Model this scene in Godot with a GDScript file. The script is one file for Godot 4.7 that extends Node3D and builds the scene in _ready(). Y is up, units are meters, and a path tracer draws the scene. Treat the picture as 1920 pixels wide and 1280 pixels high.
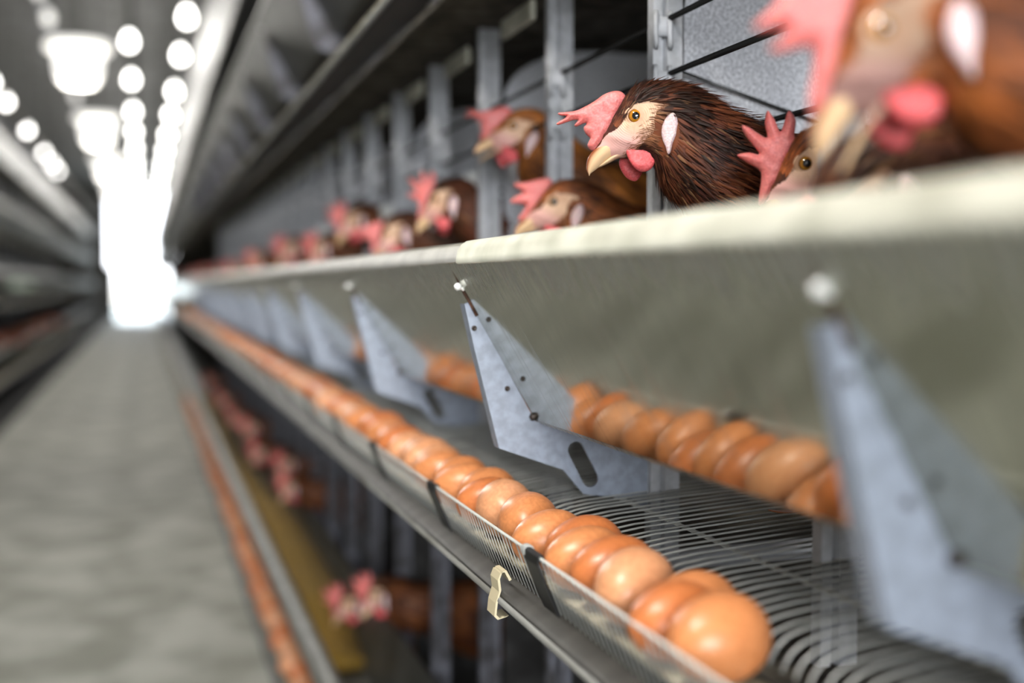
extends Node3D

const EYE := 0.8          # camera height above the walkway
const END := 27.5         # where the aisle ends at the far door
const NEAR := -4.2        # end wall behind the camera, with an opening added for light
var rng := RandomNumberGenerator.new()
var M := {}
var used := {}
var flip := 1.0           # 1 for the right-hand stack, -1 for the left-hand one
var shift := 0.0
var lift := 0.0           # height of the tier being built
var noise := FastNoiseLite.new()


# ---------------------------------------------------------------- helpers
func P(x: float, y: float, z: float) -> Vector3:
	return Vector3(x * flip + shift, y + lift + EYE, -z)

func numbered(called: String) -> String:
	var n: int = used.get(called, 0)
	used[called] = n + 1
	return called if n == 0 else "%s_%03d" % [called, n]

func tag(o: Node, label := "", category := "", group := "", kind := "") -> Node:
	if label: o.set_meta("label", label)
	if category: o.set_meta("category", category)
	if group: o.set_meta("group", group)
	if kind: o.set_meta("kind", kind)
	return o

func thing(called: String, at: Vector3, label: String, category: String, group := "") -> Node3D:
	var o := Node3D.new()
	o.name = numbered(called)
	add_child(o)
	o.position = at
	tag(o, label, category, group)
	return o

func mb(smooth := false) -> SurfaceTool:
	var st := SurfaceTool.new()
	st.begin(Mesh.PRIMITIVE_TRIANGLES)
	st.set_smooth_group(0 if smooth else -1)
	return st

func put(st: SurfaceTool, called: String, m: Material, parent: Node = null, at := Vector3.ZERO) -> MeshInstance3D:
	st.generate_normals()
	return put_mesh(st.commit(), called, m, parent, at)

func put_mesh(mesh: Mesh, called: String, m: Material, parent: Node = null, at := Vector3.ZERO) -> MeshInstance3D:
	var o := MeshInstance3D.new()
	o.mesh = mesh
	o.material_override = m
	o.position = at
	if parent == null:
		o.name = numbered(called)
		add_child(o)
	else:
		o.name = called
		parent.add_child(o, true)
	return o

func copy(o: Node3D, label: String, group := "", called := "") -> Node3D:
	var c: Node3D = o.duplicate()
	var base := called if called else String(o.name).rstrip("0123456789").trim_suffix("_")
	c.name = numbered(base)
	add_child(c)
	c.set_meta("label", label)
	if group: c.set_meta("group", group)
	elif c.has_meta("group"): c.remove_meta("group")
	return c

func tri(st: SurfaceTool, a: Vector3, b: Vector3, c: Vector3) -> void:
	st.add_vertex(a); st.add_vertex(b); st.add_vertex(c)

func quad(st: SurfaceTool, a: Vector3, b: Vector3, c: Vector3, d: Vector3) -> void:
	tri(st, a, b, c); tri(st, a, c, d)

func box(st: SurfaceTool, lo: Vector3, hi: Vector3, bevel := 0.0) -> void:
	# a box with chamfered upright edges and a chamfered rim
	var b := minf(bevel, minf(hi.x - lo.x, minf(hi.y - lo.y, hi.z - lo.z)) * 0.45)
	var rings: Array = []
	var levels := [[lo.y, b], [lo.y + b, 0.0], [hi.y - b, 0.0], [hi.y, b]] if b > 0.0 else [[lo.y, 0.0], [hi.y, 0.0]]
	for l in levels:
		var i: float = l[1]
		var x0 := lo.x + i; var x1 := hi.x - i; var z0 := lo.z + i; var z1 := hi.z - i
		var y: float = l[0]
		if b > 0.0:
			rings.append(PackedVector3Array([Vector3(x0 + b, y, z0), Vector3(x1 - b, y, z0), Vector3(x1, y, z0 + b), Vector3(x1, y, z1 - b), Vector3(x1 - b, y, z1), Vector3(x0 + b, y, z1), Vector3(x0, y, z1 - b), Vector3(x0, y, z0 + b)]))
		else:
			rings.append(PackedVector3Array([Vector3(x0, y, z0), Vector3(x1, y, z0), Vector3(x1, y, z1), Vector3(x0, y, z1)]))
	loft(st, rings)

func loft(st: SurfaceTool, rings: Array, capped := true, cols: Array = []) -> void:
	var n: int = rings[0].size()
	for r in rings.size() - 1:
		var a: PackedVector3Array = rings[r]
		var b: PackedVector3Array = rings[r + 1]
		for i in n:
			var j := (i + 1) % n
			if cols:
				var ca: PackedColorArray = cols[r]
				var cb: PackedColorArray = cols[r + 1]
				st.set_color(ca[i]); st.add_vertex(a[i]); st.set_color(cb[i]); st.add_vertex(b[i]); st.set_color(cb[j]); st.add_vertex(b[j])
				st.set_color(ca[i]); st.add_vertex(a[i]); st.set_color(cb[j]); st.add_vertex(b[j]); st.set_color(ca[j]); st.add_vertex(a[j])
			else:
				quad(st, a[i], b[i], b[j], a[j])
	if capped:
		for e in [0, rings.size() - 1]:
			var ring: PackedVector3Array = rings[e]
			var c := Vector3.ZERO
			for v in ring: c += v / n
			if cols: st.set_color(cols[e][0])
			for i in n:
				if e == 0: tri(st, c, ring[i], ring[(i + 1) % n])
				else: tri(st, c, ring[(i + 1) % n], ring[i])

func tube(st: SurfaceTool, pts: PackedVector3Array, r: float, sides := 6, closed := false) -> void:
	var rings: Array = []
	var n := pts.size()
	var prev := Vector3.ZERO
	for k in n:
		var t: Vector3
		if closed: t = pts[(k + 1) % n] - pts[(k - 1 + n) % n]
		else: t = pts[mini(k + 1, n - 1)] - pts[maxi(k - 1, 0)]
		t = t.normalized()
		var u := prev
		if u == Vector3.ZERO:
			u = Vector3.UP if absf(t.y) < 0.8 else Vector3.RIGHT
		u = (u - t * u.dot(t)).normalized()
		prev = u
		var w := t.cross(u)
		var ring := PackedVector3Array()
		for i in sides:
			var a := TAU * i / sides
			ring.append(pts[k] + (u * cos(a) + w * sin(a)) * r)
		rings.append(ring)
	if closed: rings.append(rings[0])
	loft(st, rings, not closed)

func lathe(st: SurfaceTool, prof: PackedVector2Array, xf: Transform3D, sides := 20, cols := PackedColorArray()) -> void:
	var rings: Array = []
	var cc: Array = []
	for k in prof.size():
		var ring := PackedVector3Array()
		var cr := PackedColorArray()
		for i in sides:
			var a := TAU * i / sides
			ring.append(xf * Vector3(prof[k].x * cos(a), prof[k].y, prof[k].x * sin(a)))
			if cols: cr.append(cols[k])
		rings.append(ring)
		if cols: cc.append(cr)
	loft(st, rings, true, cc)

# a closed profile in the plane across the aisle, drawn along the aisle
func extrude(st: SurfaceTool, prof: PackedVector2Array, z0: float, z1: float, cap := true) -> void:
	var n := prof.size()
	var run := 0.0
	for i in n:
		var a := prof[i]
		var b := prof[(i + 1) % n]
		var l := a.distance_to(b)
		var v := [P(a.x, a.y, z0), P(b.x, b.y, z0), P(b.x, b.y, z1), P(a.x, a.y, z1)]
		var uv := [Vector2(z0, run), Vector2(z0, run + l), Vector2(z1, run + l), Vector2(z1, run)]
		for k in [0, 1, 2, 0, 2, 3]:
			st.set_uv(uv[k]); st.add_vertex(v[k])
		run += l
	if cap:
		var t := Geometry2D.triangulate_polygon(prof)
		for z in [z0, z1]:
			for k in range(0, t.size(), 3):
				var q := [t[k], t[k + 1], t[k + 2]] if (z == z0) != Geometry2D.is_polygon_clockwise(prof) else [t[k], t[k + 2], t[k + 1]]
				for i in q:
					st.set_uv(prof[i]); st.add_vertex(P(prof[i].x, prof[i].y, z))

# a flat outline given thickness along the aisle
func plate(st: SurfaceTool, outline: PackedVector2Array, z: float, thick: float) -> void:
	extrude(st, outline, z - thick * 0.5, z + thick * 0.5)

# a cushion-like solid on a 2D outline (metres): thickest inside, rounded to the rim
func puff(st: SurfaceTool, outline: PackedVector2Array, cell: float, half: float, rim: float, xf: Callable, lumps := 0.0) -> void:
	var lo := outline[0]
	var hi := outline[0]
	for p in outline:
		lo = lo.min(p); hi = hi.max(p)
	lo -= Vector2(cell, cell)
	var nx := int((hi.x - lo.x) / cell) + 3
	var ny := int((hi.y - lo.y) / cell) + 3
	var pos := PackedVector2Array(); pos.resize(nx * ny)
	var hgt := PackedFloat32Array(); hgt.resize(nx * ny)
	var n := outline.size()
	for j in ny:
		for i in nx:
			var q := lo + Vector2(i, j) * cell
			var best := 1e9
			var near := q
			for k in n:
				var c := Geometry2D.get_closest_point_to_segment(q, outline[k], outline[(k + 1) % n])
				var d := c.distance_squared_to(q)
				if d < best:
					best = d; near = c
			best = sqrt(best)
			var id := j * nx + i
			if Geometry2D.is_point_in_polygon(q, outline):
				var s := clampf(best / rim, 0.0, 1.0)
				pos[id] = q
				hgt[id] = half * sqrt(1.0 - (1.0 - s) * (1.0 - s)) * (1.0 + lumps * noise.get_noise_2d(q.x * 9000.0, q.y * 9000.0))
			else:
				pos[id] = near
				hgt[id] = -best
	for side in [1.0, -1.0]:
		for j in ny - 1:
			for i in nx - 1:
				var ids := [j * nx + i, j * nx + i + 1, (j + 1) * nx + i + 1, (j + 1) * nx + i]
				var inside := false
				for id in ids: inside = inside or hgt[id] >= 0.0
				if not inside: continue
				var v: Array = []
				for id in ids:
					v.append(xf.call(Vector3(pos[id].x, pos[id].y, side * maxf(hgt[id], 0.0))))
				if side > 0.0: quad(st, v[0], v[3], v[2], v[1])
				else: quad(st, v[0], v[1], v[2], v[3])

# a smooth closed curve through the points
func smooth_outline(pts: PackedVector2Array, steps := 4) -> PackedVector2Array:
	var out := PackedVector2Array()
	var n := pts.size()
	for i in n:
		for k in steps:
			out.append(pts[i].cubic_interpolate(pts[(i + 1) % n], pts[(i - 1 + n) % n], pts[(i + 2) % n], float(k) / steps))
	return out

func grain(freq: float, lo: Color, hi: Color, seed_ := 1, octaves := 4, size := 256) -> NoiseTexture2D:
	var f := FastNoiseLite.new()
	f.seed = seed_
	f.frequency = freq
	f.fractal_octaves = octaves
	var t := NoiseTexture2D.new()
	t.width = size; t.height = size
	t.seamless = true
	t.noise = f
	var g := Gradient.new()
	g.set_color(0, lo); g.set_color(1, hi)
	g.set_offset(0, 0.25); g.set_offset(1, 0.75)
	t.color_ramp = g
	return t

func mat(c: Color, rough: float, metal := 0.0, spec := 0.5) -> StandardMaterial3D:
	var m := StandardMaterial3D.new()
	m.albedo_color = c
	m.roughness = rough
	m.metallic = metal
	m.metallic_specular = spec
	return m

func grained(m: StandardMaterial3D, t: Texture2D, scale_: float) -> StandardMaterial3D:
	m.albedo_texture = t
	m.uv1_triplanar = true
	m.uv1_world_triplanar = true
	m.uv1_scale = Vector3.ONE * scale_
	return m

func lamp(called: String, at: Vector3, energy: float, size: float, parent: Node) -> void:
	var l := OmniLight3D.new()
	l.name = called
	parent.add_child(l, true)
	l.position = at
	l.light_energy = energy
	l.light_size = size
	l.light_color = Color(1.0, 0.985, 0.96)
	l.omni_range = 40.0
	l.omni_attenuation = 2.0
	l.shadow_enabled = true


# ---------------------------------------------------------------- the scene
func _ready() -> void:
	rng.seed = 20240
	noise.seed = 7
	noise.frequency = 0.01
	# camera: beside the trough, looking down the aisle and into the cages
	var cam := Camera3D.new()
	cam.name = "camera"
	var ca := CameraAttributesPhysical.new()
	ca.frustum_focal_length = 12.0 / (640.0 / 2200.0)
	ca.frustum_near = 0.05
	ca.frustum_far = 200.0
	ca.frustum_focus_distance = 0.83
	ca.exposure_aperture = 2.4
	cam.attributes = ca
	add_child(cam)
	cam.position = Vector3(0, EYE, 0)
	cam.rotation = Vector3(-deg_to_rad(2.7845), -deg_to_rad(17.465), 0)
	cam.current = true
	# sky and exposure
	var we := WorldEnvironment.new()
	we.name = "environment"
	var env := Environment.new()
	env.background_mode = Environment.BG_SKY
	var sky := Sky.new()
	var sm := ProceduralSkyMaterial.new()
	sm.sky_top_color = Color(0.86, 0.91, 0.98)
	sm.sky_horizon_color = Color(0.97, 0.98, 1.0)
	sm.ground_horizon_color = Color(0.80, 0.80, 0.78)
	sm.ground_bottom_color = Color(0.60, 0.60, 0.58)
	sm.sky_energy_multiplier = 1.0
	sm.sun_angle_max = 0.0
	sky.sky_material = sm
	env.sky = sky
	env.background_energy_multiplier = 9.0
	env.tonemap_mode = Environment.TONE_MAPPER_LINEAR
	env.tonemap_exposure = 1.0
	env.sdfgi_enabled = true
	env.ssao_enabled = true
	env.ssil_enabled = true
	we.environment = env
	add_child(we)
	# added front light, placed as if an unseen barn door stood open behind
	var door_fill := AreaLight3D.new()
	door_fill.name = "added_fill_light"
	door_fill.area_size = Vector2(2.2, 1.7)
	door_fill.light_color = Color(0.97, 0.985, 1.0)
	door_fill.light_energy = 26.0
	door_fill.shadow_enabled = true
	add_child(door_fill)
	door_fill.position = P(-0.86, 0.62, NEAR)
	materials()

	# --- the house: walkway, floor, walls, ceiling, the far door and an added near opening
	structure()
	# --- right-hand stack, tier by tier
	right_stack()
	left_stack()
	lamps()
	eggs()
	hens()


func struct(called: String, st: SurfaceTool, m: Material) -> void:
	var o := put(st, called, m)
	o.name = called
	o.set_meta("kind", "structure")

func slab(called: String, lo: Vector3, hi: Vector3, m: Material) -> void:
	# corners in aisle coordinates
	var a := P(lo.x, lo.y, lo.z); var b := P(hi.x, hi.y, hi.z)
	var st := mb()
	box(st, a.min(b), a.max(b), 0.0)
	struct(called, st, m)

func structure() -> void:
	slab("floor", Vector3(-2.6, -1.10, NEAR - 0.2), Vector3(2.0, -0.95, END + 0.2), M.dark)
	slab("walkway", Vector3(-0.74, -0.95, NEAR), Vector3(0.30, -0.80, END), M.floor)
	slab("ceiling", Vector3(-2.6, 2.25, NEAR - 0.2), Vector3(2.0, 2.40, END + 0.2), M.ceiling)
	slab("wall_left", Vector3(-2.6, -0.95, NEAR), Vector3(-2.45, 2.25, END), M.wall)
	slab("wall_right", Vector3(1.85, -0.95, NEAR), Vector3(2.0, 2.25, END), M.wall)
	# end walls with their openings: far doorway with a bright window over it, near opening added for light
	for far in [true, false]:
		var z0: float = END if far else NEAR - 0.2
		var z1 := z0 + 0.2
		var n := "far" if far else "near"
		var x0 := -0.56 if far else -1.96
		var x1 := 0.55 if far else 0.24
		var top := 0.35 if far else 1.5
		var st := mb()
		var parts := [[-2.6, x0 - 0.14, -0.95, 2.25], [x1 + 0.14, 2.0, -0.95, 2.25], [x0 - 0.14, x0, -0.95, top], [x1, x1 + 0.14, -0.95, top]]
		if far: parts.append([x0 - 0.14, x1 + 0.14, 2.1, 2.25])
		else: parts.append([x0 - 0.14, x1 + 0.14, top, 2.25])
		for q in parts:
			var a := P(q[0], q[2], z0); var b := P(q[1], q[3], z1)
			box(st, a.min(b), a.max(b), 0.0)
		struct("wall_" + n, st, M.wall)
	# unseen lower leaf, added to keep light off the bottom cages
	slab("added_door_1", Vector3(-1.96, -0.95, NEAR - 0.12), Vector3(0.24, -0.25, NEAR - 0.06), M.zinc_dull)
	# frame of the far doorway and its transom
	var st2 := mb()
	for q in [[-0.60, -0.56, -0.80, 0.40], [0.55, 0.59, -0.80, 0.40], [-0.70, 0.69, 0.35, 0.40]]:
		var a := P(q[0], q[2], END - 0.03); var b := P(q[1], q[3], END + 0.01)
		box(st2, a.min(b), a.max(b), 0.004)
	struct("trim_1", st2, M.zinc)
	# the yard outside both doors
	slab("ground", Vector3(-30.0, -1.3, NEAR - 40.0), Vector3(30.0, -1.12, END + 40.0), M.floor)

func right_stack() -> void:
	flip = 1.0; shift = 0.0
	var lifts := {-1: -0.555, 0: 0.0, 1: 0.50, 2: 0.92}
	lift = 0.0
	trough(-0.6, 0.835, "near length of polished trough with the thick cream lip, below the heads of the hens", 1.12)
	trough(0.835, END - 0.5, "long far length of cream-lipped trough running on behind the lip joint to the door")
	egg_channel(-0.6, END - 0.5, "egg belt with grey metal channel under the large trough, carrying the sharp row of eggs")
	wire_guard(-0.3, 6.4, 0.0088, "fine upright wire guard along the aisle edge of the egg belt at camera height")
	cage_floor(0.10, 3.7, "sloping wire cage floor that curves down to the egg belt beside the nearest eggs")
	manure_belt(0.32, -0.232, 0.0, END - 0.5, "dark manure belt under the wire cage floor at camera height")
	lift = lifts[-1]
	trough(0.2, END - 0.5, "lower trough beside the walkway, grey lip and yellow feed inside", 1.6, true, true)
	egg_channel(0.2, END - 0.5, "lowest egg belt right beside the walkway edge under the feed-filled trough")
	manure_belt(0.43, -0.19, 0.0, END - 0.5, "lowest manure belt in the dark under the bottom cages")
	lift = lifts[1]
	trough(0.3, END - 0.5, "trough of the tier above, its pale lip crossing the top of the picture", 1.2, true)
	egg_channel(0.3, END - 0.5, "egg belt channel of the tier above, its underside in shade")
	manure_belt(0.32, -0.185, 0.25, END - 0.5, "dark brown manure belt over the heads of the hens")
	lift = lifts[2]
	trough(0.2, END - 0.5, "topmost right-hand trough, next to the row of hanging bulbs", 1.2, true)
	egg_channel(0.2, END - 0.5, "topmost right-hand egg belt channel, just under the ceiling lamps")
	manure_belt(0.32, -0.185, 0.25, END - 0.5, "manure belt of the topmost right-hand cages")
	lift = 0.0
	# posts, brackets, partitions
	var first: Node3D = null
	var near_posts := ["galvanised post nearest the camera, behind the large blurred hen", "galvanised post right of the nearest eggs, second from the camera", "galvanised post with rod clamps just behind the sharp hen's comb and beak", "pale blurred post left of the sharp hen's comb", "blurred grey post above the hen with the open beak", "thin blurred post above the dark hen with red wattles"]
	for k in 25:
		var z := 0.369 + 0.25 * k
		var l: String = near_posts[k] if k < near_posts.size() else "blurred galvanised post in the far part of the row of cages"
		if k >= 6 and k < 11: l = "dim blurred cage post, %s beyond the dark hen with red wattles" % ["first", "second", "third", "fourth", "fifth"][k - 6]
		var g := "" if k < 11 else "galvanised posts of the far cages"
		if first == null:
			first = post(0.0, -0.93, 1.35, l)
			first.position.z = -z
		else:
			copy(first, l, g).position.z = -z
	first = null
	var near_br := ["large blurred grey trough bracket at the right edge of the picture", "sharp bluish trough bracket with a long slot and white wing nut", "second trough bracket beyond the sharp one, slightly blurred, slot visible", "third trough bracket beyond the sharp one, strongly blurred"]
	for k in 12:
		var l: String = near_br[k] if k < 4 else "blurred trough bracket in the far part of the row"
		if k == 4 or k == 5: l = "%s trough bracket beyond the sharp one, a pale smear on the trough side" % ["fourth", "fifth"][k - 4]
		var g := "" if k < 6 else "trough brackets far along the row"
		if first == null:
			first = bracket(0.0, l)
			first.position.z = -0.369
		else:
			copy(first, l, g).position.z = -(0.369 + 0.5 * k)
	for k in 12:
		copy(first, "%s blurred pale bracket under the trough of the tier above" % ["nearest", "second", "third", "fourth", "fifth"][k] if k < 5 else "blurred bracket far along the trough of the tier above", "" if k < 5 else "far brackets of the tier above").position = Vector3(0, lifts[1], -(0.869 + 0.5 * k))
		(get_child(get_child_count() - 1).get_node("plate") as MeshInstance3D).material_override = M.shaded_zinc  # plates of the upper tier coloured darker so they look less lit
	first = null
	var near_pa := ["speckled grey sheet partition behind the head of the sharp hen", "grey sheet partition with rounded corner, seen left of the sharp hen's post", "grey sheet partition behind the blurred hen with the open beak"]
	for k in 11:
		var l: String = near_pa[k] if k < 3 else "dim grey sheet partition in the far cages"
		var g := "" if k < 3 else "partitions of the far cages"
		if first == null:
			first = partition(0.0, l)
			first.position.z = -0.869
		else:
			copy(first, l, g).position.z = -(0.869 + 0.5 * k)
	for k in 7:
		var c := copy(first, "partition of the bottom cages with shade put into its colour, below the egg belt", "partitions of the bottom cages")
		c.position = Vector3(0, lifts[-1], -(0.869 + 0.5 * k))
		(c.get_node("sheet") as MeshInstance3D).material_override = M.shaded_sheet  # shade of the bottom cages put into the sheet colour
	# the rods the hens put their heads between
	var rods := [[0.2105, "uppermost of the three dark feeding rods along the cage fronts"], [0.1672, "middle dark feeding rod, running behind the large blurred hen's comb"], [0.1280, "lowest dark feeding rod, shining at the back of the sharp hen's neck"]]
	for r in rods:
		var st := mb(true)
		tube(st, PackedVector3Array([P(0.402 if r[0] > 0.13 else 0.47, r[0], 0.05), P(0.402 if r[0] > 0.13 else 0.47, r[0], 6.5)]), 0.0024, 10)
		tag(put(st, "feeding_rod", M.rod), r[1], "rod")
	# short pale rail pieces just under the cage roof, one left of each post
	var seg: MeshInstance3D = null
	for k in 22:
		var z := 0.894 + 0.25 * k
		var l := "short pale rail piece at the cage top, %s" % ["above the sharp hen", "left of the pale blurred post", "above the open-beaked hen"][k] if k < 3 else "short pale rail piece glinting at the top of the far cages"
		var g := "" if k < 3 else "pale rail pieces at the top of the far cages"
		if seg == null:
			var st := mb()
			box(st, P(0.380, 0.268, 0.105), P(0.386, 0.290, 0.0), 0.002)
			seg = put(st, "roof_rail", M.lip)
			tag(seg, l, "rail")
			seg.position.z = -z
		else:
			copy(seg, l, g).position.z = -z
	# black straps that join the lengths of wire guard
	var strap: MeshInstance3D = null
	var sl := ["black strap clipped over the wire guard next to the third egg", "black strap on the wire guard, second from the camera", "black strap on the wire guard, third from the camera"]
	for k in 9:
		var z := 0.698 + 0.27 * k
		var l: String = sl[k] if k < 3 else "small dark strap on the blurred far wire guard"
		var g := "" if k < 3 else "straps on the far wire guard"
		if strap == null:
			var st := mb()
			var rings: Array = []
			for q in [Vector2(0.2362, -0.1745), Vector2(0.2345, -0.1690), Vector2(0.2318, -0.1695), Vector2(0.2320, -0.1755), Vector2(0.2395, -0.1940), Vector2(0.2460, -0.2090), Vector2(0.2475, -0.2100), Vector2(0.2480, -0.2085)]:
				rings.append(PackedVector3Array([P(q.x, q.y, -0.014), P(q.x, q.y, 0.014), P(q.x + 0.0013, q.y + 0.0004, 0.014), P(q.x + 0.0013, q.y + 0.0004, -0.014)]))
			loft(st, rings)
			strap = put(st, "guard_strap", M.black_plastic)
			tag(strap, l, "strap")
			strap.position.z = -z
		else:
			copy(strap, l, g).position.z = -z
	# the wire tie beside the first strap
	var st3 := mb(true)
	var loop := PackedVector3Array()
	for k in 40:
		var a := TAU * k / 13.0
		loop.append(P(0.2345 + 0.0032 * cos(a), -0.1710 + 0.0032 * sin(a), 0.7085 + 0.0085 * k / 40.0))
	tube(st3, loop, 0.0008, 5)
	tag(put(st3, "wire_tie", M.wire), "coiled wire tie round the top guard wire by the nearest black strap", "wire tie")
	# cream hook clip
	st3 = mb()
	var hook: Array = []
	for q in [Vector2(0.2420, -0.2050), Vector2(0.2385, -0.1985), Vector2(0.2355, -0.1990), Vector2(0.2335, -0.2040), Vector2(0.2345, -0.2120), Vector2(0.2320, -0.2200), Vector2(0.2310, -0.2290), Vector2(0.2335, -0.2315), Vector2(0.2400, -0.2300)]:
		hook.append(PackedVector3Array([P(q.x, q.y, 0.770), P(q.x, q.y, 0.788), P(q.x - 0.0016, q.y - 0.001, 0.788), P(q.x - 0.0016, q.y - 0.001, 0.770)]))
	loft(st3, hook)
	tag(put(st3, "hook_clip", M.cream_clip), "bent cream plastic clip hooked over the grey egg channel", "clip")
	# a small rusty-brown feather caught on the floor wires
	st3 = mb(true)
	var f0 := P(0.4297, -0.1605, 0.7188)
	var vane := PackedVector2Array()
	for k in 20:
		var a := TAU * k / 20.0
		vane.append(Vector2(0.017 * cos(a), 0.0048 * sin(a) * (1.0 - 0.5 * cos(a))))
	puff(st3, vane, 0.0012, 0.0006, 0.004, func(v: Vector3) -> Vector3: return f0 + Vector3(v.x, v.z + 0.0012 + 9.0 * v.x * v.x + 0.15 * absf(v.y), v.y + 3.0 * v.x * v.x))
	tag(put(st3, "fallen_feather", M.shell_deep), "small curled orange-brown feather lying on the floor wires under the trough edge", "feather")
	# white drinking cups hanging inside the far cages
	var cup: Node3D = null
	for q in [[0.400, 0.1244, 1.410, "white drinking cup hanging between the open-beaked hen and the dark hen"], [0.400, 0.1167, 1.940, "small white drinking cup above the reddish hens left of the dark hen"], [0.390, 0.1132, 2.608, "tiny white drinking cup far along the cages, among reddish combs"]]:
		if cup == null:
			cup = thing("drinking_cup", P(q[0], q[1], q[2]), q[3], "drinking cup")
			var s := mb()
			var rr: Array = []
			for w in [[-0.016, 0.009], [-0.012, 0.012], [0.012, 0.014], [0.013, 0.0125], [-0.010, 0.0105]]:
				rr.append(PackedVector3Array([Vector3(-w[1], w[0], -w[1]), Vector3(w[1], w[0], -w[1]), Vector3(w[1], w[0], w[1]), Vector3(-w[1], w[0], w[1])]))
			loft(s, rr)
			put(s, "bowl", M.white_plastic, cup).rotation = Vector3(0.2, 0.4, 0.35)
			s = mb(true)
			tube(s, PackedVector3Array([Vector3(0.005, 0.008, 0), Vector3(0.01, 0.05, 0), Vector3(0.01, 0.21, 0)]), 0.0035, 8)
			put(s, "drop_pipe", M.zinc, cup)
		else:
			copy(cup, q[3]).position = P(q[0], q[1], q[2])

func left_stack() -> void:
	flip = -1.0; shift = -0.728
	var lifts := {-1: -0.49, 0: 0.06, 1: 0.56, 2: 1.06}
	var names := {-1: "lowest left-hand", 0: "left-hand eye-level", 1: "left-hand upper", 2: "left-hand topmost"}
	for k in lifts:
		lift = lifts[k]
		trough(4.0, END - 0.5, "%s trough across the aisle, blurred grey" % names[k], 1.3, true)
		egg_channel(4.0, END - 0.5, "%s egg belt channel across the aisle, blurred" % names[k])
		manure_belt(0.32, -0.2, 4.0, END - 0.5, "%s manure belt across the aisle, dark" % names[k])
	lift = 0.0
	var first: Node3D = null
	for k in 20:
		var z := 7.5 + 0.5 * k
		if first == null:
			first = post(0.0, -0.93, 1.45, "blurred post of the left-hand cages", "posts of the left-hand cages")
			first.position.z = -z
		else:
			copy(first, "blurred post of the left-hand cages", "posts of the left-hand cages").position.z = -z
	# pipes along the left-hand stack
	var st := mb(true)
	tube(st, PackedVector3Array([P(0.215, 1.36, 3.0), P(0.215, 1.36, END - 0.3)]), 0.022, 10)
	tag(put(st, "water_pipe", M.zinc_dull), "bright metal pipe along the top of the left-hand cages", "pipe")
	flip = 1.0; shift = 0.0
	st = mb(true)
	tube(st, PackedVector3Array([P(-0.47, 1.42, 3.0), P(-0.47, 1.42, END - 0.3)]), 0.016, 10)
	tag(put(st, "conduit", M.zinc), "thin bluish conduit hanging left of the white pendant lamps", "conduit")
	# glossy marker tapes at the far end of both eye-level troughs
	for q in [[-0.955, "pale green tape on the far end of the left-hand trough by the door", 9.6], [0.2185, "pale tape on the far end of the right-hand trough by the door", 11.0]]:
		st = mb()
		box(st, P(q[0], -0.03, q[2] + 2.0), P(q[0] + 0.003, 0.03, q[2]), 0.001)
		tag(put(st, "marker_tape", M.tape), q[1], "tape")

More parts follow.
